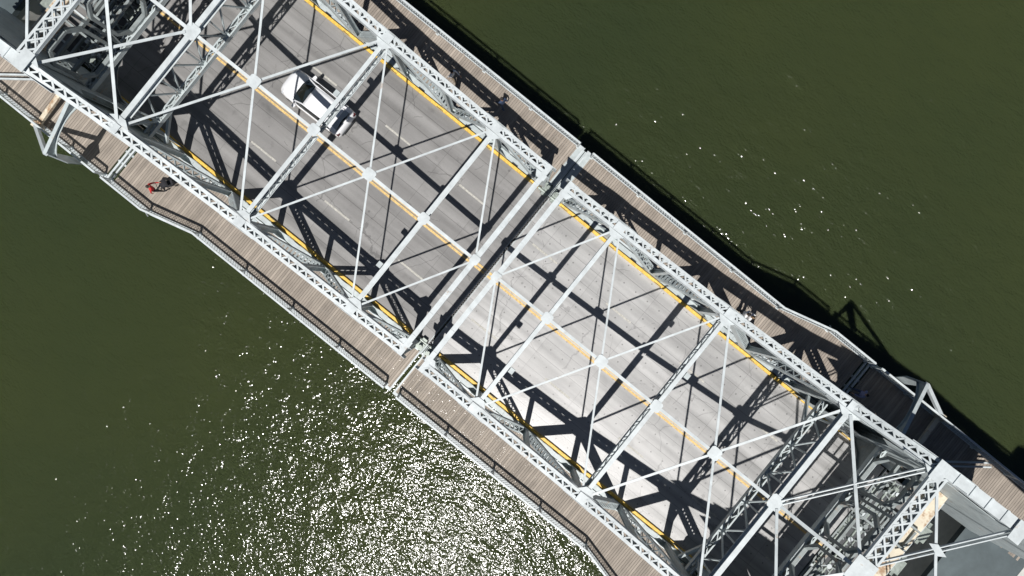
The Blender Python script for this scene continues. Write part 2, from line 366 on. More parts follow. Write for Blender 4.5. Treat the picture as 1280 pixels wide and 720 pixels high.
def make_leaf(s, where):
    base = (s * 14.0, 0, -0.6)
    root = empty('bascule_leaf', *base)
    tag(root, 'pale steel truss half of the lift bridge %s' % where, 'bridge', 'steel truss halves of the lift bridge')
    def P(u, v, z): return (s * u, v, z)
    def bld(mb, name, m='steel', parent=root): 
        return mb.build(name, M[m], parent, base=base if parent is root else base)
    def sub(mb, name, par, m='steel'):
        o = mb.build(name, M[m], par, base=base); return o
    # --- trusses
    for tv in (-1, 1):
        v = tv * TV
        # bottom chord: plate girder, solid
        bc = MB()
        for e in (-1, 1):
            bc.box(s * UE, s * UJ, v + e * 0.14 - 0.015, v + e * 0.14 + 0.015, -0.75, 0.02)
        bc.box(s * (UE + .01), s * (UJ - .01), v - 0.13, v + 0.13, 0.024, 0.05)
        for i in range(26):
            u = UE + 0.4 + i * 0.96
            bc.box(s * u, s * (u + 0.12), v - 0.14, v + 0.14, 0.052, 0.07)
        bco = bld(bc, 'bottom_chord')
        # top chord panels
        tc = MB(); pts = HZ[:5]
        for (a, za), (b, zb) in zip(pts, pts[1:]):
            tc.laced(P(a, v, za), P(b, v, zb), 0.50, 0.42, (0, 1, 0), pitch=0.27, lw=0.085, fl=0.17, style='z')
        tco = bld(tc, 'top_chord', 'steel_pale')
        rc = MB()
        for (a, za), (b, zb) in zip(HZ[4:], HZ[5:]):
            for e in (-1, 1): rc.bar(P(a, v + e * .24, za), P(b, v + e * .24, zb), 0.05, 0.5)
            rc.bar(P(a, v, za + .26), P(b, v, zb + .26), 0.58, 0.03)
            nseg = 5
            for i in range(nseg + 1):
                f = i / nseg; u = a + (b - a) * f; z = za + (zb - za) * f
                if i == 0: rc.bar(P(u - .3, v - tv * .2, z + .36), P(u + .3, v - tv * .2, z + .36), 1.0, .03)
                if i or a == UI: rc.bar(P(u - .06, v, z + .3), P(u + .06, v, z + .3), 0.62, 0.04)
        bld(rc, 'rear_chord', 'steel_pale')
        # gusset plates on the top nodes: vertical plates in the truss plane + cap plate
        for u, gu, gz in ((UE, .45, .45), (UF, .85, .55), (UG, 1.0, .65), (UH, 1.2, .9), (UI, 1.5, 1.2)):
            z = hz(u); g = MB()
            for e in (-1, 1):
                vv = v + e * 0.285
                ctr = [(-gu, .18), (-gu * .85, -.35), (-gu * .3, -gz), (gu * .3, -gz), (gu * .85, -.35), (gu, .18), (gu * .4, .24), (-gu * .4, .24)]
                if u == UE: ctr = [(-.35, .22), (-.35, -.6), (-.1, -gz - .3), (gu * .4, -gz), (gu, -.3), (gu, .22)]
                sl = (hz(u + .5) - hz(max(UE, u - .5)))
                g.prism([P(u + a, vv, z + b + a * sl * .9) for a, b in ctr], (0, 0.02 * e, 0))
            if u in (UF, UG, UH): g.box(s * (u - .28), s * (u + .28), v - tv * .02 - .24, v - tv * .02 + .24, z + .262, z + .28)
            sub(g, 'gusset_plate', tco, 'steel_pale')
            # horizontal gusset joining the laterals, on the road side
            g2 = MB(); zz = z + .2
            q = (.5 if u < UH else .7) if u > UE else .4
            g2.prism([P(u - q, v - tv * .28, zz), P(u - q * .35, v - tv * .62, zz), P(u + q * .35, v - tv * .62, zz), P(u + q, v - tv * .28, zz)] if u > UE else
                     [P(u - .2, v - tv * .28, zz), P(u - .2, v - tv * .6, zz), P(u + .3, v - tv * .6, zz), P(u + .5, v - tv * .28, zz)], (0, 0, .018))
            sub(g2, 'gusset_plate', tco, 'steel_pale')
        # bottom gussets
        for u in (UF, UM1, UG, UM2, UH, UI):
            g = MB()
            for e in (-1, 1):
                g.prism([P(u - .75, v + e * .165, .02), P(u - .35, v + e * .165, .62), P(u + .35, v + e * .165, .62), P(u + .75, v + e * .165, .02),
                         P(u + .6, v + e * .165, -.55), P(u - .6, v + e * .165, -.55)], (0, .018 * e, 0))
            sub(g, 'gusset_plate', bco)
        # posts
        for u, wv in ((UE, .42), (UF, .24), (UM1, .2), (UG, .26), (UM2, .22), (UH, .34), (UI, .5)):
            z1 = hz(u) - .2
            p_ = MB()
            if u == UE:
                for e in (-1, 1): p_.bar(P(u, v + e * .2, -.3), P(u, v + e * .2, z1 + .1), .03, .38, (0, 1, 0))
                p_.bar(P(u - .1, v, 0), P(u - .1, v, z1), .36, .02, (0, 1, 0))
            else:
                for e in (-1, 1):
                    p_.bar(P(u, v + e * .14, .0), P(u, v + e * .14, z1), .028, wv, (0, 1, 0))
                p_.bar(P(u, v, .0), P(u, v, z1), .27, .02, (0, 1, 0))
            bld(p_, 'post')
        # diagonals
        def diag(a, za, b, zb, style, D=.2, W_=.42, nm='diagonal'):
            vo_ = v + tv * .04; m_ = MB(); m_.laced(P(a, vo_, za), P(b, vo_, zb), W_, D, (0, 1, 0), pitch=.30, lw=.055, fl=.09, style=style); return bld(m_, nm)
        diag(UF - .2, hz(UF) - .35, UE + .35, .35, 'z', .24)
        diag(UF + .25, hz(UF) - .35, UM1 - .3, .35, 'z')
        diag(UG - .25, hz(UG) - .35, UM1 + .3, .35, 'b', .30)
        diag(UG + .25, hz(UG) - .4, UM2 - .3, .35, 'b', .36)
        diag(UH - .3, hz(UH) - .5, UM2 + .3, .35, 'z', .34)
        diag(UH + .4, hz(UH) - .7, UI - .3, .8, 'b', .45, .5)
        # solid web with rounded openings near the trunnion
        for e in (-1, 1):
            wp = MB()
            vv = v + e * .31
            curve = []
            for i in range(7):
                t = i / 6 * math.pi / 2
                curve.append((UH + 1.0 + 2.0 * (1 - math.cos(t)), 1.3 + 2.4 * math.sin(t)))
            outline = [(UH + .2, 0.05), (UH + 1.0, 1.3)] + curve[1:] + [(UI - .85, 5.2), (UI - 1.0, 6.6), (UI - 1.9, 7.4), (UI - 1.0, 8.2), (UI + 1.2, 8.85), (UJ - .6, 9.1)] \
                + [(UJ - .7, 8.0), (UJ - 1.6, 7.2), (UI + 1.4, 6.4), (UI + 1.2, 4.8), (UI + 1.9, 3.2), (UJ - .5, 2.3), (UJ, .05)]
            wp.prism([P(a, vv, b) for a, b in outline], (0, .02 * e, 0))
            bld(wp, 'web_plate')
        for e in (-1, 1):
            wp = MB(); wp.prism([P(a, v + e * .2, b) for a, b in ((UI + 1.6, 8.6), (UJ, 9.2), (UK - .2, 10.2), (UK - .2, 1.0), (UJ + 2.4, .1), (UJ - .6, 3.2), (UI + 2.2, 5.6))], (0, .02 * e, 0)); bld(wp, 'web_plate')
        fl_ = MB()
        for i in range(9):
            u = UI - 1.6 + i * .42; fl_.bar(P(u, v - tv * .4, 1.0 + abs(i - 4) * .3), P(u + .1, v - tv * .4, 1.9 + abs(i - 4) * .25), .03, .12)
        bld(fl_, 'stiffener', 'steel_pale')
        # I-J web diagonal
        m_ = MB().laced(P(UI + .3, v, hz(UI) - .6), P(UJ + 1.2, v, 1.0), .5, .5, pitch=.5, style='z', lw=.07, fl=.12); bld(m_, 'diagonal')
        m_ = MB().laced(P(UJ, v, hz(UJ) - .3), P(UJ, v, .1), .3, .3, pitch=.5, style='x', lw=.05, fl=.1); bld(m_, 'post')
        m_ = MB().laced(P(UJ + .3, v, hz(UJ) - .5), P(UK, v, 1.5), .3, .3, pitch=.5, style='z', lw=.06, fl=.1); bld(m_, 'diagonal')
    # --- cross struts
    def ibeam(mb, p, q, wd, dp, web='solid', pitch=.5, t=.03):
        p = Vector(p); q = Vector(q); up = Vector((0, 0, dp / 2)); a = (q - p).normalized(); side = Vector((0, 0, 1)).cross(a)
        mb.bar(p + up, q + up, wd, t, side); mb.bar(p - up, q - up, wd, t, side)
        L = (q - p).length; k = max(2, int(L / pitch)); lo = Vector((0, 0, -dp / 2 + .02)); hi = Vector((0, 0, dp / 2 - .02))
        if web == 'solid': mb.bar(p, q, .02, dp, side)
        else:
            for e in (-1, 1):
                o = side * (e * (wd / 2 - .03))
                for i in range(k):
                    c0 = p + (q - p) * (i / k); c1 = p + (q - p) * ((i + 1) / k)
                    A, B = (lo, hi) if (i + (e > 0)) % 2 else (hi, lo)
                    mb.bar(c0 + A + o, c1 + B + o, .012, .06, side)
                for zz in (dp / 2 - .06, -dp / 2 + .06): mb.bar(p + o + Vector((0, 0, zz)), q + o + Vector((0, 0, zz)), .02, .12, side)
        return mb
    def strut(u, wd, dp, web, zo=0, m='steel_pale'):
        z = hz(u) + zo; mb = MB()
        for a, b in ((-TV + .3, -.12), (.12, TV - .3)): ibeam(mb, P(u, a, z - dp / 2 + .15), P(u, b, z - dp / 2 + .15), wd, dp, web)
        return bld(mb, 'cross_strut', m)
    e_ = MB(); z = hz(UE)
    e_.box(s * (UE - .14), s * (UE + .14), -TV - .3, TV + .3, z - .04, z + .24)
    for i in range(8):
        vv = -5 + i * 1.43; e_.box(s * (UE - .12), s * (UE + .12), vv, vv + .03, z + .242, z + .26)
    bld(e_, 'end_strut', 'steel_pale')
    so = [strut(UF, .22, .34, 'solid'), strut(UG, .22, .85, 'lace'), strut(UH, .27, .38, 'solid')]
    # pattress boxes on two struts
    for u, v in ((UG, 2.0), (UF, -3.4)):
        b_ = MB().box(s * (u + .16), s * (u + .42), v, v + .3, hz(u) - .1, hz(u) + .12).tube(P(u + .25, v + .15, hz(u) - .5), P(u + .25, v + .15, hz(u) - .1), .03)
        bld(b_, 'junction_box', 'steel')
    # --- centre strut
    cs = MB(); us = [UE, UF, UG, UH, UI]
    for a, b in zip(us, us[1:]):
        ibeam(cs, P(a + .2, 0, hz(a) - .1), P(b - .2, 0, hz(b) - .1), .17, .46, 'lace', .45)
    bld(cs, 'centre_strut', 'steel_pale')
    # --- laterals
    def lateral(u1, v1, u2, v2, wd=.1, dbl=False, zo=.12):
        mb = MB(); p = Vector(P(u1, v1, hz(u1) + zo)); q = Vector(P(u2, v2, hz(u2) + zo)); a = (q - p).normalized(); side = Vector((0, 0, 1)).cross(a).normalized()
        if dbl:
            for e in (-1, 1): mb.bar(p + side * e * .09, q + side * e * .09, .05, .14, side)
        else:
            mb.bar(p, q, wd, .03, side); mb.bar(p - Vector((0, 0, .06)), q - Vector((0, 0, .06)), .02, .12, side)
        return bld(mb, 'lateral_brace', 'steel_pale')
    e = TV - .4
    for t in (-1, 1):
        lateral(UE + .1, t * .2, UF - .2, t * e)
        for a, b in ((UF, UG), (UG, UH)):
            m_ = (a + b) / 2; wd = .1 if a == UF else .12
            lateral(a + .25, t * e, m_ - .08, t * .15, wd); lateral(m_ + .08, t * .15, b - .25, t * e, wd)
        lateral(UH + .2, t * .2, UI - .3, t * e, dbl=(s > 0 and t > 0), wd=.14); lateral(UH + .1, t * e, UI - .1, t * .3, .16, zo=.2)
        lateral(UI + .2, t * .3, UJ - .1, t * e, dbl=True); lateral(UI + .1, t * e, UJ - .2, t * .2, .13, zo=.2)
        lateral(UJ + .2, t * .3, UK - .1, t * e, dbl=True)
        um = (UI + UJ) / 2; n_ = MB().prism([P(um + a, t * 2.9 + b, hz(um) + .22) for a, b in ((-.5, 0), (-.15, .22), (.5, 0), (.15, -.22))], (0, 0, .02)); bld(n_, 'node_plate', 'steel_pale')
    def nplate(u, r, zo=.17, cut=.4, r2=None):
        r2 = r2 or r; z = hz(u) + zo
        n_ = MB().prism([P(u + a * r, b * r2, z) for a, b in ((-1, -cut), (-cut, -1), (cut, -1), (1, -cut), (1, cut), (cut, 1), (-cut, 1), (-1, cut))], (0, 0, .02))
        bld(n_, 'node_plate', 'steel_pale')
    for u, r in ((UE, .24), (UF, .27), ((UF + UG) / 2, .3), (UG, .28), ((UG + UH) / 2, .31), (UH, .37)): nplate(u, r, .175 if u != UE else .275, .7)
    nplate(UI, .55, .42, .95, .6)
    # --- sway frame under H
    zb, zt = 4.5, hz(UH) - .25
    sw = MB().laced(P(UH, -TV + .3, zb), P(UH, TV - .3, zb), .34, .26, (1, 0, 0), pitch=.42, style='z', lw=.05, fl=.08)
    swo = bld(sw, 'sway_frame')
    nv = 6; stp = 2 * (TV - .3) / nv
    for i in range(nv):
        a = -TV + .3 + i * stp; b = a + stp; mid = (a + b) / 2
        m_ = MB().bar(P(UH, mid, zb), P(UH, mid, zt), .09, .09)
        m_.bar(P(UH - .06, a, zt), P(UH - .06, mid, zb + .1), .09, .06, (1, 0, 0)); m_.bar(P(UH + .06, b, zt), P(UH + .06, mid, zb + .1), .09, .06, (1, 0, 0))
        m_.prism([P(UH - .02, mid - .28, zb - .02), P(UH - .02, mid + .28, zb - .02), P(UH - .02, mid + .14, zb + .42), P(UH - .02, mid - .14, zb + .42)], (s * .03, 0, 0))
        m_.box(s * (UH - .2), s * (UH + .2), mid - .18, mid + .18, zb + .16, zb + .18)
        sub(m_, 'sway_brace', swo)
    for t in (-1, 1):
        kn = MB().bar(P(UH, t * (TV - .3), 2.6), P(UH, t * (TV - 2.2), zb), .16, .16); sub(kn, 'knee_brace', swo)
    # --- portal frame at I (and J): laced top strut, plated arch with octagonal openings below
    for u, full in ((UI, True),):
        z = hz(u)
        pl = MB().laced(P(u + .15, -TV + .3, z + .25), P(u + .15, TV - .3, z + .25), .72, .16, (1, 0, 0), pitch=.62, style='x', lw=.085, fl=.12)
        plo = bld(pl, 'portal_strut', 'steel_pale')
        if full:
            zb = 4.7; uu = u - .1
            lw_ = MB().laced(P(uu, -TV + .3, zb), P(uu, TV - .3, zb), .4, .3, (1, 0, 0), pitch=.5, style='x', lw=.06, fl=.1); sub(lw_, 'portal_beam', plo)
            hw = MB(); n = 4; st = 2 * (TV - .3) / n
            for i in range(n):
                a = -TV + .3 + i * st; b = a + st; h = z - .1 - zb
                # plate with octagonal opening, as a ring of eight flat bars
                oc = [(a + st * .12, zb + .25 * h), (a + st * .3, zb + .06 * h), (a + st * .7, zb + .06 * h), (a + st * .88, zb + .25 * h),
                      (a + st * .88, zb + .75 * h), (a + st * .7, zb + .94 * h), (a + st * .3, zb + .94 * h), (a + st * .12, zb + .75 * h)]
                for k in range(8):
                    p0 = oc[k]; p1 = oc[(k + 1) % 8]; hw.bar(P(uu, p0[0], p0[1]), P(uu, p1[0], p1[1]), .22, .16, (1, 0, 0))
            for i in range(n):
                a = -TV + .3 + i * st
                hw.bar(P(uu + .12, a, zb), P(uu + .12, a, z), .1, .14, (1, 0, 0)); hw.bar(P(uu, a, zb), P(uu, a + st * .12, zb + .5 * h), .12, .06, (1, 0, 0)); hw.bar(P(uu, a + st * .5, z), P(uu, a + st * .5, zb + .94 * h), .2, .06, (1, 0, 0))
            sub(hw, 'portal_arch', plo, 'steel_shade')
            for t in (-1, 1):
                kk = MB()
                pts = [(TV - .32, 1.2), (TV - .55, 2.2), (TV - 1.1, 3.3), (TV - 1.9, 4.1), (TV - 3.0, 4.6), (TV - .32, 4.6)]
                kk.prism([P(uu - .02, t * a, b) for a, b in pts], (s * .04, 0, 0)); 
                for p0, p1 in zip(pts[:5], pts[1:5]): kk.bar(P(uu, t * p0[0], p0[1]), P(uu, t * p1[0], p1[1]), .34, .05, (1, 0, 0))
                sub(kk, 'portal_knee', plo, 'steel_shade')
        else:
            hw = MB(); n = 6; st = 2 * (TV - .3) / n; zb = 5.2
            hw.laced(P(u, -TV + .3, zb), P(u, TV - .3, zb), .5, .3, (1, 0, 0), pitch=.6, style='x', lw=.08, fl=.12)
            for i in range(n):
                a = -TV + .3 + i * st; hw.bar(P(u, a, zb), P(u, a + st, z), .28, .28, (1, 0, 0)); hw.bar(P(u - .1, a + st, zb), P(u - .1, a, z), .28, .2, (1, 0, 0))
            sub(hw, 'portal_arch', plo, 'steel_shade')
    # --- service gantry hung between portals (casts the broken shade on the road)
    ga = MB()
    for v in (-3.6, -2.5, 2.2, 3.4): ga.bar(P(UI + .3, v, 5.0), P(UJ - .3, v, 5.3), .1, .3)
    for v in (-2.5, 2.2):
        for i in range(7): ga.bar(P(UI + .6 + i * .5, v, 5.2), P(UI + .6 + i * .5, v + 1.1, 5.25), .12, .04, (1, 0, 0))
    for i in range(3): ga.bar(P(UI + .9 + i * 1.1, -5.5, 5.0), P(UI + .9 + i * 1.1, 5.5, 5.0), .14, .22, (1, 0, 0))
    bld(ga, 'service_gantry', 'steel_shade')
    # --- counterweight high above the approach
    cw = MB(); cwu = 39.0
    cw.prism([P(cwu, -4.9, 12.2), P(cwu + 1.4, -4.9, 11.4), P(cwu + 10.5, -4.9, 11.4), P(cwu + 10.5, -4.9, 16.5), P(cwu + 1, -4.9, 16.5), P(cwu, -4.9, 15.5)], (0, 9.8, 0))
    bld(cw, 'counterweight', 'cweight')
    hg = MB()
    for t in (-1, 1):
        hg.bar(P(UK - .2, t * TV, hz(UK)), P(cwu + 1, t * (TV - 1.2), 12.5), .4, .7)
    bld(hg, 'counterweight_hanger')
    # --- floor beams, stringers, outrigger brackets under the walkways
    for u in (UE + .3, UF, UM1, UG, UM2, UH, UI, DECK - .2):
        fb = MB(); fb.box(s * (u - .02), s * (u + .02), -TV + .22, TV - .22, -1.3, -.31); fb.box(s * (u - .16), s * (u + .16), -TV + .24, TV - .24, -1.34, -1.3)
        bld(fb, 'floor_beam')
        for t in (-1, 1):
            o_ = MB(); vo = 8.95 if u < 15 else 9.75
            o_.prism([P(u - .02, t * 6.1, -.16), P(u - .02, t * (vo + .1), -.16), P(u - .02, t * (vo + .1), -.35), P(u - .02, t * 6.1, -.8)], (s * .04, 0, 0))
            o_.box(s * (u - .1), s * (u + .1), t * 6.1, t * (vo + .16), -.155, -.13)
            bld(o_, 'walkway_bracket')
    st_ = MB()
    for v in (-4.6, -3.1, -1.5, 0, 1.5, 3.1, 4.6): st_.box(s * .4, s * (DECK - .3), v - .08, v + .08, -.75, -.302)
    bld(st_, 'stringer')
    # centre locks at the toe
    for t in (-1, 1):
        lk = MB(); c = t * (TV - .05)
        lk.box(s * .12, s * .62, c - .22, c + .22, .07, .45); lk.tube(P(.1, c - t * .3, .3), P(.8, c - t * .3, .3), .09, 10); lk.box(s * .2, s * .5, c - t * .5, c - t * .3, .05, .35)
        lk.tube(P(.3, c, .45), P(.3, c, .75), .12, 10)
        bld(lk, 'lock_housing', 'machine')
        kp = MB().box(s * .02, s * .16, t * 5.58, t * 6.3, -.2, .1).box(s * .85, s * 1.3, t * 6.12, t * 6.35, .0, .3); bld(kp, 'toe_plate')
    return root
make_leaf(-1, 'over the darker roadway and white car')
make_leaf(1, 'over the pale roadway dotted with plugs')

# kerb strip between yellow kerb and truss
# ------------------------------------------------------------------ walkways
def edge_v(u):
    a = abs(u)
    if a <= 14.5: return 8.95
    if a <= 17.6: return 8.95 + 0.8 * (a - 14.5) / 3.1
    return 9.75
names = {(-1, -1): 'left', (-1, 1): 'top', (1, -1): 'bottom', (1, 1): 'right'}
desc = {(-1, -1): 'lower left walkway of the upper left bridge half', (-1, 1): 'upper right walkway of the upper left bridge half',
        (1, -1): 'lower left walkway of the lower right bridge half', (1, 1): 'upper right walkway of the lower right bridge half'}
def walkway(s, t, a, b, root, base):
    mb = MB(); pitch = .15; i0 = int(math.ceil(a / pitch)); n = int(b / pitch)
    for i in range(i0, n):
        u0, u1 = i * pitch, i * pitch + pitch - .016
        ja = random.uniform(-.004, .004)
        e0, e1 = edge_v(u0), edge_v(u1)
        q = [(s * u0, t * 6.22, -.07), (s * u1, t * 6.22, -.07), (s * u1, t * e1, -.07), (s * u0, t * e0, -.07)]
        if s * t < 0: q = [q[0], q[3], q[2], q[1]]
        mb.quadbox([*q, *[(x, y, 0.0 + ja) for x, y, z in q]])
    mb.build('plank_deck', M['plank'], root, base=base)
for s in (-1, 1):
    for t in (-1, 1):
        # timber bearers
        bm_ = MB()
        for v in (6.5, 7.2, 7.9, 8.6): bm_.box(s * .35, s * 50, t * v - .06, t * v + .06, -.3, -.075)
        # inner steel kick plate and edge beam
        eb = empty('walkway', s * 12, t * 9, -.2)
        base = (s * 12, t * 9, -.2)
        tag(eb, 'brown plank deck with white steel edges, ' + desc[(s, t)], 'walkway', 'plank walkways beside the trusses')
        walkway(s, t, .15 if t < 0 else .45, 20.5, eb, base); walkway(s, t, 20.9, 60, eb, base)
        bm_.build('bearer', M['steel'], eb, base=base)
        ed = MB(); path = [.1, 14.5, 17.6, 20.6]
        for a, b in zip(path, path[1:]):
            ed.bar((s * a, t * (edge_v(a) + .09), -.13), (s * b, t * (edge_v(b) + .09), -.13), .16, .26)
            ed.bar((s * a, t * (edge_v(a) + .2), -.28), (s * b, t * (edge_v(b) + .2), -.28), .05, .2)
        ed.bar((s * 20.9, t * 9.84, -.13), (s * 58, t * 9.84, -.13), .16, .26)
        ed.build('edge_beam', M['steel_pale'], eb, base=base)
        ik = MB().box(s * .3, s * 20.5, t * 6.14, t * 6.24, -.1, .06); ik.build('inner_kerb', M['steel_pale'], eb, base=base)
        for i in range(6): u = s * (2.2 + 3.5 * i); MB().box(u, u + .35, t * 6.25, t * 6.55, .005, .05).build('cleat', M['steel'], eb, base=base)
        jb = MB().box(s * 20.52, s * 20.62, t * 6.2, t * 9.9, -.1, .05).box(s * 20.74, s * 20.86, t * 6.2, t * 9.9, -.1, .05); jb.build('joint_bar', M['steel_pale'], eb, base=base)
        jc = MB().box(s * .1, s * .2, t * 6.2, t * 9.02, -.1, .06)
        if t > 0: MB().box(s * .02, s * .5, 6.25, 8.98, -.06, .012).build('joint_plate', M['steel'], eb, base=base)
        jc.build('joint_bar', M['steel_pale'], eb, base=base)

# ------------------------------------------------------------------ railings
def railing(s, t, stations, label):
    um = (stations[0] + stations[-1]) / 2; base = (s * um, t * edge_v(um), 0)
    root = empty('railing', *base); tag(root, label, 'railing', 'white mesh railings on the walkway edges')
    H = 1.12
    for u in stations:
        v = t * (edge_v(u) - .02)
        p = MB().box(s * u - .05, s * u + .05, v - .05, v + .05, 0, H + .02).box(s * u - .1, s * u + .1, v - .09, v + .09, 0, .03)
        p.bar((s * u, v, .7), (s * u, v + t * .35, -.1), .05, .05)
        p.build('post', M['steel_pale'], root, base=base)
    top = MB(); bot = MB(); mesh = MB()
    for a, b in zip(stations, stations[1:]):
        A = Vector((s * a, t * (edge_v(a) - .02), 0)); B = Vector((s * b, t * (edge_v(b) - .02), 0)); up = Vector((0, 0, 1))
        top.bar(A + up * H, B + up * H, .11, .09); bot.bar(A + up * .16, B + up * .16, .07, .07); bot.bar(A + up * .98, B + up * .98, .04, .05)
        L = (B - A).length; n = int(L / .17); d = (B - A) / n; h0, h1 = .18, .97; k = 2
        for i in range(-k, n):
            for e in (0, 1):
                p0, p1 = (i, h0), (i + k, h1)
                if e: p0, p1 = (i, h1), (i + k, h0)
                # clip to the bay
                def pt(q): return A + d * q[0] + up * q[1]
                if p0[0] < 0:
                    f = (0 - p0[0]) / (p1[0] - p0[0]); p0 = (0, p0[1] + (p1[1] - p0[1]) * f)
                if p1[0] > n:
                    f = (n - p0[0]) / (p1[0] - p0[0]); p1 = (n, p0[1] + (p1[1] - p0[1]) * f)
                if abs(p1[0] - p0[0]) < .05: continue
                mesh.bar(pt(p0), pt(p1), .012, .018, (0, 1, 0))
    top.build('top_rail', M['steel_pale'], root, base=base); bot.build('bottom_rail', M['steel_pale'], root, base=base)
    mesh.build('mesh_panel', M['mesh'], root, base=base)
ST = [.5, 4.05, 7.55, 11.05, 14.5, 17.6, 20.5]; ST2 = [21.0, 23.5, 26.0, 28.5, 31, 34, 37, 40]
for s in (-1, 1):
    for t in (-1, 1):
        railing(s, t, ST, 'white mesh railing edging the ' + desc[(s, t)])
        railing(s, t, ST2, 'mesh railing beyond the joint of the ' + desc[(s, t)])

# ------------------------------------------------------------------ arched outriggers over the walkways
for s in (-1, 1):
    for t in (-1, 1):
        base = (s * 22.2, t * 9.9, 0); root = empty('walkway_arch', *base)
        tag(root, 'curved steel arm arching over the ' + desc[(s, t)], 'bracket', 'curved steel arms over the walkways')
        tip = Vector((s * 21.95, t * 9.88, 3.9)); foot = Vector((s * 22.6, t * 9.95, -.1)); inn = Vector((s * 21.95, t * 6.2, 5.2))
        # curved arm (tapering plate with flanges)
        arm = MB(); up_ = []; lo = []
        for i in range(11):
            f = i / 10; v = 9.9 - 3.7 * f
            up_.append((s * 21.95, t * v, 4.0 + 1.3 * f)); lo.append((s * 21.95, t * v, 4.0 + 1.3 * f - (.28 + .8 * (2 * abs(f - .45)) ** 2.4)))
        arm.prism(up_ + lo[::-1], (s * .05, 0, 0))
        for a, b in zip(up_, up_[1:]): arm.bar(a, b, .2, .03, (1, 0, 0))
        for a, b in zip(lo, lo[1:]): arm.bar(a, b, .22, .03, (1, 0, 0))
        arm.build('curved_arm', M['steel'], root, base=base)
        leg = MB().prism([tuple(tip), tuple(tip + Vector((s * .5, 0, -1.6))), tuple(foot + Vector((s * .2, 0, .2))), tuple(foot + Vector((-s * .3, 0, 0))), tuple(tip + Vector((-s * .35, 0, -1.4)))], (0, t * .06, 0))
        leg.build('leg_plate', M['steel'], root, base=base)
        stt = MB().bar(tip, (s * 25.9, t * 9.9, .3), .2, .2, (1, 0, 0)); stt.build('back_stay', M['steel_pale'], root, base=base)
        low = MB().bar((s * 25.6, t * 6.3, .75), (s * 25.6, t * 9.95, .45), .26, .2, (1, 0, 0)).box(s * 25.4, s * 25.9, t * 9.7, t * 10.05, .1, .58); low.build('cross_beam', M['rusty'], root, base=base)
        tie = MB().bar((s * 25.9, t * 6.9, .9), (s * 29.6, t * 9.6, .5), .09, .12, (0, 1, 0)).bar((s * 26.05, t * 6.7, .9), (s * 29.75, t * 9.4, .5), .09, .12, (0, 1, 0)); tie.build('tie_rod', M['steel_pale'], root, base=base)

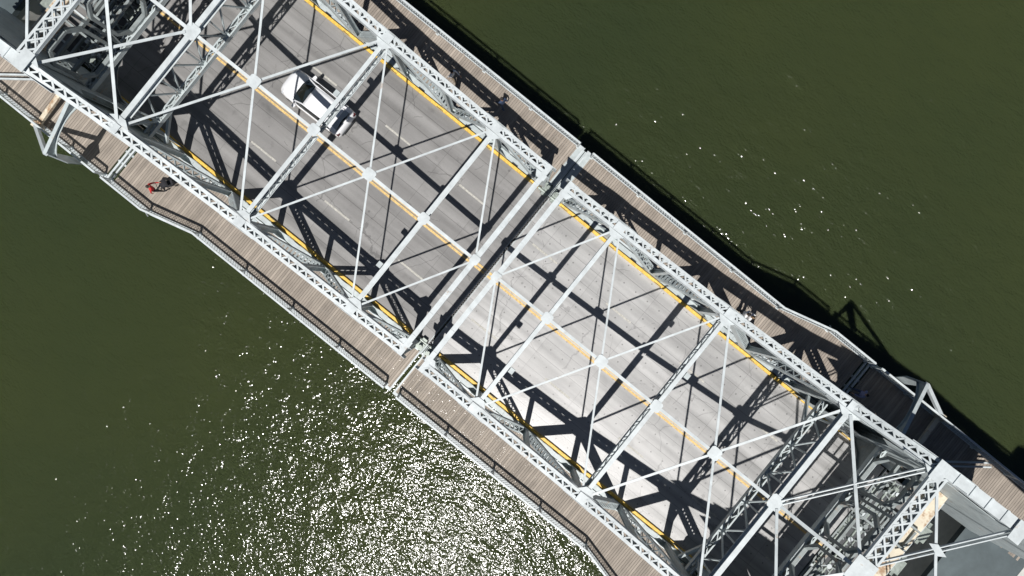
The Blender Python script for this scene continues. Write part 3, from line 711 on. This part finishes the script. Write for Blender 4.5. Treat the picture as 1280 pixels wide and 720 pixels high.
# ------------------------------------------------------------------ machinery pits behind the road ends
def gear(mb, c, r, wd, axis, n=20):
    c = Vector(c); a = Vector(axis).normalized(); x = a.orthogonal().normalized(); y = a.cross(x); pts = []
    for i in range(n):
        for f, rr in ((0, .9), (.25, 1.0), (.5, 1.0), (.75, .9)):
            th = 2 * math.pi * (i + f) / n; pts.append(c + (x * math.cos(th) + y * math.sin(th)) * r * rr - a * wd / 2)
    mb.prism(pts, a * wd); mb.tube(c - a * wd, c + a * wd, r * .25, 12)
for s, wd in ((-1, 'upper left'), (1, 'lower right')):
    base = (s * 26.2, 0, -2); root = empty('drive_machinery', *base)
    tag(root, 'pale gears and shafts in the dark pit at the %s roadway end' % wd, 'machinery', 'bridge drive machinery in the pits')
    rnd = random.Random(11 + (s > 0))
    for i in range(7):
        v = -5.0 + i * 1.66; g = MB(); gear(g, (s * (25.95 + rnd.random() * .7), v + rnd.uniform(-.2, .2), -.5 + rnd.uniform(-.2, .3)), .28 + .22 * rnd.random(), .16, (0, 1, 0) if i % 2 else (.4, .2, 1)); g.build('gear', M['machine'], root, base=base)
    sh = MB()
    for u, z in ((25.9, -.5), (26.5, -.35), (27.0, -.6)): sh.tube((s * u, -5.4, z), (s * u, 5.4, z), .07, 10)
    sh.build('shaft', M['machine'], root, base=base)
    for i in range(6):
        v = rnd.uniform(-5, 5); u = rnd.uniform(25.7, 26.9)
        h = MB().box(s * u - .22, s * u + .22, v - .25, v + .25, -1.0, -.35).tube((s * u, v - .3, -.45), (s * u, v + .3, -.45), .2, 14); h.build('motor_housing', M['machine'], root, base=base)
    ft = MB()
    for i in range(16):
        v = -5.5 + i * .7
        ft.bar((s * 25.5, v, -.25), (s * 27.2, v + .5, -.4), .07, .07); ft.bar((s * 27.2, v, -.5), (s * 25.5, v + .5, -.7), .07, .07)
    ft.bar((s * 25.5, -5.6, -.2), (s * 25.5, 5.6, -.2), .1, .2, (1, 0, 0)).bar((s * 27.15, -5.6, -.2), (s * 27.15, 5.6, -.2), .12, .2, (1, 0, 0))
    ft.build('support_frame', M['steel_shade'], root, base=base)
    for i in range(98):
        fit = MB(); v = rnd.uniform(-5.6, 5.6); u = s * rnd.uniform(25.55, 27.1); z = rnd.uniform(-.7, .25); l_ = rnd.uniform(.12, .38); th = rnd.choice((0, .6, 1.57, 2.3)) + rnd.uniform(-.2, .2)
        d = Vector((math.cos(th), math.sin(th), rnd.uniform(-.3, .3))) * l_
        if rnd.random() < .6: fit.bar((u, v, z), Vector((u, v, z)) + d, .04 + rnd.random() * .07, .05)
        else: fit.tube((u, v, z), (u, v, z + .12), .06 + rnd.random() * .1, 8)
        fit.build('fitting', M['steel_shade'] if i % 3 else M['steel_pale'], root, base=base)
    pit = MB().box(s * 25.4, s * 31.1, -6.0, 6.0, -4.2, -4.0).box(s * 25.42, s * 25.5, -6, 6, -4, -.4); pit.build('pit_floor', M['dark'], root, base=base)
    # rusty girder and slatted service parts
    base = (s * 25.2, 0, 4.6); root = empty('cross_girder', *base)
    tag(root, 'cream steel cross girder streaked with rust beyond the %s machinery pit' % wd, 'girder', 'rusty cross girders')
    g = MB().box(s * 25.2, s * 25.8, -5.7, 5.7, 5.0, 5.08); g.build('girder_flange', M['rusty'], root, base=base)
    g = MB().box(s * 25.44, s * 25.56, -5.7, 5.7, 3.6, 5.0).box(s * 25.25, s * 25.75, -5.7, 5.7, 3.55, 3.6); g.build('girder_web', M['rusty'], root, base=base)
    for u, z in ((25.12, 4.95), (24.98, 4.85), (25.9, 4.9)):
        MB().tube((s * u, -5.4, z), (s * u, 5.4, z), .05).build('conduit', M['steel_pale'], root, base=base)
    MB().box(s * 24.0, s * 24.85, -5.3, 5.3, 4.7, 4.76).build('service_deck', M['grate'], root, base=base)
    for v in (-4.6, -3.0, -1.2, .6, 2.4, 4.2):
        MB().box(s * 23.95, s * 24.9, v, v + .1, 4.77, 4.82).build('divider', M['steel_pale'], root, base=base)
    for v in (-3.9, 1.0, 3.1):
        MB().box(s * 25.95, s * 26.4, v, v + .8, 4.4, 4.9).tube((s * 26.17, v - .2, 4.7), (s * 26.17, v + 1.1, 4.7), .12).build('motor_housing', M['machine'], root, base=base)
    # pier
    base = (s * 45, 0, -8); root = MB().box(s * 31.3, s * 60, -9, 9, -8, -.45).box(s * 30.4, s * 31.3, -9, 9, -8, -3); o = root.build('bridge_pier', M['concrete'], base=base)
    tag(o, 'massive concrete pier under the %s approach pavement' % wd, 'pier', 'concrete bridge piers')

# ------------------------------------------------------------------ white car
def make_car():
    C = empty('parked_car', -13.75, 1.36, 0.006, 0.012); C.name = 'car'
    tag(C, 'white compact SUV with black side windows driving on the bridge roadway', 'car')
    fwd = -1  # front towards -u
    def b(mb, name, m, parent=C, smooth=False): return mb.build(name, M[m], parent, base=(0, 0, 0), smooth=smooth)
    def ring(x, hw, z0, z1, crown=.06, n=10, top_in=.0):
        """closed section at station x: bottom, sides, crowned top"""
        pts = [(x, -hw * .9, z0), (x, -hw, z0 + .15), (x, -hw, (z0 + z1) / 2), (x, -(hw - top_in), z1 - .05)]
        k = 7
        for i in range(1, k): 
            t = -1 + 2 * i / k; pts.append((x, (hw - top_in) * .97 * t, z1 + crown * (1 - t * t)))
        pts += [(x, hw - top_in, z1 - .05), (x, hw, (z0 + z1) / 2), (x, hw, z0 + .15), (x, hw * .9, z0)]
        return pts
    def loft(rings):
        mb = MB(); n = len(rings[0])
        for r in rings: mb.v += [Vector(p) for p in r]
        for i in range(len(rings) - 1):
            for k in range(n): mb.f.append((i * n + k, i * n + (k + 1) % n, (i + 1) * n + (k + 1) % n, (i + 1) * n + k))
        mb.f.append(tuple(range(n))); mb.f.append(tuple((len(rings) - 1) * n + k for k in range(n))); return mb
    S = fwd
    body = loft([ring(S * x, hw, z0, z1, cr, top_in=ti) for x, hw, z0, z1, cr, ti in (
        (2.34, .50, .38, .62, .02, .05), (2.30, .66, .30, .72, .03, .06), (2.18, .80, .25, .80, .04, .07), (1.95, .88, .22, .87, .06, .08), (1.6, .92, .2, .93, .07, .08),
        (1.2, .925, .2, .98, .06, .09), (.8, .925, .2, 1.02, .03, .09), (-.2, .925, .2, 1.04, .0, .09), (-1.4, .925, .2, 1.07, .0, .09), (-1.95, .91, .24, 1.08, .02, .09),
        (-2.2, .86, .3, 1.04, .03, .1), (-2.32, .76, .36, .92, .02, .08), (-2.36, .6, .42, .76, .0, .05))])
    o = b(body, 'body', 'carpaint', smooth=True)
    # greenhouse (dark glass volume) and roof panel
    def gring(x, hb, ht, zb, zt, cr=.03): return [(x, -hb, zb), (x, -ht, zt)] + [(x, ht * t, zt + cr * (1 - t * t)) for t in (-.6, -.2, .2, .6)] + [(x, ht, zt), (x, hb, zb)]
    gh = loft([gring(S * 1.12, .70, .66, 1.0, 1.03), gring(S * .82, .80, .66, 1.02, 1.2), gring(S * .28, .84, .62, 1.04, 1.50), gring(-S * .9, .85, .61, 1.06, 1.545), gring(-S * 1.55, .83, .60, 1.08, 1.48), gring(-S * 2.0, .76, .62, 1.09, 1.2), gring(-S * 2.12, .7, .6, 1.08, 1.11)])
    b(gh, 'side_window', 'glass')
    rf = loft([[(S * x, h * t, z + .03 * (1 - t * t)) for t in (-1, -.6, -.2, .2, .6, 1)] + [(S * x, h * t, z - .03) for t in (1, 0, -1)] for x, h, z in ((.30, .60, 1.505), (.05, .625, 1.55), (-.5, .63, 1.58), (-1.1, .625, 1.57), (-1.55, .6, 1.52), (-1.72, .57, 1.47))])
    b(rf, 'roof', 'carpaint', smooth=True)
    wsx = MB(); wsx.prism([(S * 1.08, -.72, 1.075), (S * 1.2, -.3, 1.085), (S * 1.2, .3, 1.085), (S * 1.08, .72, 1.075), (S * .34, .6, 1.52), (S * .34, -.6, 1.52)], (0, 0, .008)); b(wsx, 'windscreen', 'glass')
    rw = MB().prism([(-S * 1.72, -.56, 1.485), (-S * 1.72, .56, 1.485), (-S * 2.1, .62, 1.12), (-S * 2.1, -.62, 1.12)], (-S * .01, 0, .01)); b(rw, 'rear_window', 'rear_glass_sky')
    for e in (-1, 1):
        pl = MB().bar((S * 1.1, e * .76, 1.04), (S * .3, e * .64, 1.52), .07, .05).bar((S * .3, e * .645, 1.52), (-S * 1.6, e * .62, 1.52), .06, .05).bar((-S * 1.6, e * .63, 1.5), (-S * 2.1, e * .72, 1.1), .2, .07).bar((-S * 2.1, -.62, 1.1), (-S * 2.1, .62, 1.1), .1, .08, (1, 0, 0)); b(pl, 'pillar', 'carpaint')
        bl = MB().bar((S * 1.0, e * .865, 1.03), (-S * 1.95, e * .86, 1.1), .05, .04); b(bl, 'belt_trim', 'carpaint')
        mi = MB().prism([(S * .95, e * .9, 1.0), (S * .72, e * .9, 1.0), (S * .74, e * 1.1, 1.02), (S * .9, e * 1.12, 1.02)], (0, 0, .15)); mo = b(mi, 'wing_mirror', 'carpaint'); bv = mo.modifiers.new('b', 'BEVEL'); bv.width = .03; bv.segments = 2
        hl = MB().prism([(S * 2.2, e * .5, .74), (S * 2.02, e * .84, .8), (S * 1.85, e * .86, .86), (S * 2.05, e * .62, .84)], (0, 0, .03)); b(hl, 'headlight', 'lamp_clear')
        tl = MB().box(-S * 2.34, -S * 2.2, e * .62, e * .82, .78, .92); b(tl, 'tail_light', 'lamp_red')
        for x in (1.42, -1.38):
            t_ = MB().tube((S * x, e * .72, .34), (S * x, e * .94, .34), .34, 24); to = b(t_, 'wheel', 'rubber')
            r_ = MB().tube((S * x, e * .93, .34), (S * x, e * .955, .34), .22, 10); ro = r_.build('rim', M['rim'], to)
    lnb = MB()
    for e in (-1, 1): lnb.bar((S * 1.2, e * .35, 1.045), (S * 2.1, e * .28, .86), .02, .02)
    b(lnb, 'bonnet_crease', 'carpaint')
    sp = MB().box(-S * 1.6, -S * 1.88, -.58, .58, 1.49, 1.525); b(sp, 'spoiler', 'carpaint')
    wp = MB().bar((S * 1.16, -.5, 1.1), (S * .95, .05, 1.2), .02, .02).bar((S * 1.16, .1, 1.1), (S * .95, .6, 1.2), .02, .02); b(wp, 'wiper', 'dark')
    rbp = MB().box(-S * 2.3, -S * 2.40, -.62, .62, .4, .6); b(rbp, 'bumper', 'dark')
    C.scale = (.95, 1, 1)
    return C
make_car()

# ------------------------------------------------------------------ people
def person(u, v, heading, top, bottom, label, hair='hair', step=.28, arms=.25, lean=.03, shoes='cloth_black', sleeves=True, h=1.72, group=None):
    """one continuous skinned body; heading in degrees from +u towards +v"""
    k = h / 1.75
    hip = .93 * k; J = []
    def j(name, p, r, par): J.append((name, Vector(p) * 1.0, r, par))
    f = lean
    j('pelvis', (0, 0, hip), .125, None); j('waist', (f * .3, 0, hip + .14 * k), .12, 'pelvis'); j('chest', (f * .8, 0, hip + .34 * k), .145, 'waist')
    j('neckb', (f, 0, hip + .50 * k), .085, 'chest'); j('neck', (f + .01, 0, hip + .57 * k), .055, 'neckb'); j('head', (f + .03, 0, hip + .66 * k), .085, 'neck'); j('crown', (f + .03, 0, hip + .765 * k), .085, 'head')
    for e, sg in ((1, 1), (-1, -1)):
        j('sh%d' % e, (f * .9, e * .19 * k, hip + .455 * k), .062, 'chest')
        a = arms if arms > .5 else arms * sg
        j('el%d' % e, (f + a * .5, e * .25 * k, hip + .19 * k), .045, 'sh%d' % e)
        j('wr%d' % e, (f + a * 1.0 + .10, e * .23 * k, hip - .03 * k), .032, 'el%d' % e)
        j('pm%d' % e, (f + a * 1.1 + .13, e * .225 * k, hip - .11 * k), .036, 'wr%d' % e)
        for q, dx in enumerate((-.022, -.005, .012, .028)): pass
        st = -step * sg
        j('hp%d' % e, (0, e * .1 * k, hip - .04 * k), .1, 'pelvis')
        j('kn%d' % e, (st * .45 + .04, e * .1 * k, .5 * k), .065, 'hp%d' % e)
        lift = .05 if st < 0 else 0
        j('an%d' % e, (st * .9, e * .1 * k, .1 * k + lift), .042, 'kn%d' % e)
        j('toe%d' % e, (st * .9 + .17, e * .11 * k, .045), .04, 'an%d' % e)
    idx = {n: i for i, (n, *_r) in enumerate(J)}
    me = bpy.data.meshes.new('person'); me.from_pydata([p for _, p, _, _ in J], [(idx[n], idx[pp]) for n, _, _, pp in J if pp], [])
    tmp = bpy.data.objects.new('tmp', me); COL.objects.link(tmp)
    sk = tmp.modifiers.new('s', 'SKIN'); sk.use_smooth_shade = True
    for i, (n, p, r, pp) in enumerate(J):
        d = me.skin_vertices[0].data[i]; ry = r
        if n in ('chest', 'waist', 'pelvis'): d.radius = (r * 1.15, r * .9)
        else: d.radius = (r, r)
        d.use_root = (i == 0)
    sb = tmp.modifiers.new('ss', 'SUBSURF'); sb.levels = 1; sb.render_levels = 1
    dg = bpy.context.evaluated_depsgraph_get(); dg.update()
    nm = bpy.data.meshes.new_from_object(tmp.evaluated_get(dg)); bpy.data.objects.remove(tmp)
    nm.name = 'person'; nm.materials.clear()
    for q in (M['skin'], M['cloth_' + top], M['cloth_' + bottom], M[shoes]): nm.materials.append(q)
    for p in nm.polygons:
        c = p.center; z = c.z; p.use_smooth = True; wide = abs(c.y) > .17 * k
        if z < .1 * k: mi = 3
        elif z < hip + .02 and not (wide and z > hip - .2): mi = 2
        elif z > hip + .52 * k: mi = 0
        elif wide and z < (hip + .02 if sleeves else hip + .3 * k): mi = 0
        else: mi = 1
        p.material_index = mi
    o = bpy.data.objects.new('person', nm); COL.objects.link(o)
    o.location = W(u, v, .004); o.rotation_euler = (0, 0, -TH + R(heading))
    tag(o, label, 'person', group)
    # hair cap
    bm = bmesh.new(); bmesh.ops.create_uvsphere(bm, u_segments=14, v_segments=9, radius=.105)
    for vx in bm.verts:
        vx.co = Vector((vx.co.x * 1.02 - .012, vx.co.y * .88, vx.co.z * 1.05))
    bmesh.ops.delete(bm, geom=[vx for vx in bm.verts if vx.co.x > .055 and vx.co.z < .035 or vx.co.z < -.07], context='VERTS')
    bmesh.ops.translate(bm, verts=bm.verts, vec=(f + .03, 0, hip + .735 * k))
    hm = bpy.data.meshes.new('hair'); bm.to_mesh(hm); bm.free(); hm.materials.append(M[hair])
    for p in hm.polygons: p.use_smooth = True
    ho = bpy.data.objects.new('hair', hm); COL.objects.link(ho); ho.parent = o
    # hands: four fingers and a thumb on each palm
    fm = MB()
    for e in (1, -1):
        pm = J[idx['pm%d' % e]][1]
        for q in range(4):
            x = -.03 + q * .02; ln = (.06, .072, .075, .062)[q]
            fm.tube(pm + Vector((x, 0, -.02)), pm + Vector((x + .012, 0, -.03 - ln * .6)), .009, 6, .008); fm.tube(pm + Vector((x + .012, 0, -.03 - ln * .6)), pm + Vector((x + .02, -e * .02, -.03 - ln)), .008, 6, .006)
        fm.tube(pm + Vector((.03, 0, .01)), pm + Vector((.06, -e * .015, -.035)), .010, 6, .008)
    fm.build('fingers', M['skin'], o)
    # face: eyes, nose, ears
    hc = Vector((f + .03, 0, hip + .71 * k)); fc = MB()
    fc.prism([hc + Vector((.085, -.014, -.02)), hc + Vector((.085, .014, -.02)), hc + Vector((.112, 0, -.022)), ], (0, 0, .035))
    for e in (1, -1): fc.tube(hc + Vector((-.005, e * .078, .0)), hc + Vector((-.01, e * .095, .0)), .024, 8)
    fc.build('face_features', M['skin'], o)
    return o
def px2uv(px, py, z=0):
    x = (px - 640) * (CAM_H - z) / 853.333; y = (360 - py) * (CAM_H - z) / 853.333
    p = Vector((x, y, 0)); return p.dot(U) - U0, p.dot(V) - V0
def put(px, py, *a, **k): u, v = px2uv(px, py); return person(u, v, *a, **k)
put(200.5, 239, 58, 'red', 'black', 'person in a red top pushing a dark stroller on the lower left walkway', step=.26, arms=.3, lean=.1)
su, sv = px2uv(214.5, 231.0)
sr = empty('stroller', su, sv, 0, R(62)); sr.scale = (.8, .8, .8); tag(sr, 'dark hooded stroller pushed by the person in the red top', 'stroller')
def sp_(mb, nm, m): return mb.build(nm, M[m], sr, base=(0, 0, 0))
sf = MB()
for e in (-1, 1):
    sf.tube((-.62, e * .22, 1.0), (.3, e * .22, .25), .016); sf.tube((-.3, e * .24, .14), (.05, e * .22, .6), .014); sf.tube((.3, e * .22, .25), (.36, e * .2, .12), .014)
sf.tube((-.62, -.22, 1.0), (-.62, .22, 1.0), .02); sp_(sf, 'frame', 'dark')
sp_(MB().prism([(-.2, -.2, .45), (.3, -.2, .4), (.34, -.2, .55), (-.1, -.2, .6), (-.34, -.2, .95), (-.42, -.2, .92)], (0, .4, 0)), 'seat', 'cloth_black')
hd = MB(); n_ = 7; rg = []
for i in range(n_):
    th = math.pi * (.12 + .62 * i / (n_ - 1)); rg.append([(-.12 - math.cos(th) * .34 * (1), -.27 + .54 * q / 5, .68 + math.sin(th) * .36 - .05 * abs(q - 2.5) / 2.5) for q in range(6)])
for i in range(n_ - 1):
    for q in range(5):
        A, B, C_, D = rg[i][q], rg[i][q + 1], rg[i + 1][q + 1], rg[i + 1][q]
        hd.quadbox([A, B, C_, D] + [(x, y, z + .015) for x, y, z in (A, B, C_, D)])
sp_(hd, 'hood', 'cloth_black')
sp_(MB().box(-.25, .15, -.17, .17, .2, .36), 'basket', 'cloth_black')
for x in (-.32, .36):
    for e in (-1, 1): sp_(MB().tube((x, e * .24 - .02, .12), (x, e * .24 + .02, .12), .12, 14), 'wheel', 'rubber')
put(567, 100, 5, 'white', 'tan', 'person in a white shirt beside the truss on the upper right walkway', step=.2)
put(628.5, 134, 170, 'navy', 'denim', 'person in dark blue clothes crossing the truss shadow on the upper walkway', step=.25)
put(923.5, 391.5, 10, 'white', 'black', 'left of two people in white tops walking side by side near the right railing bend', step=.24)
put(928.5, 394.8, 12, 'white', 'denim', 'right of two people in white tops walking side by side near the right railing bend', hair='hair_fair', step=.2)
put(1067, 489, 190, 'lavender', 'denim', 'person in a lavender top in the shade by the lower right walkway joint', step=.2)
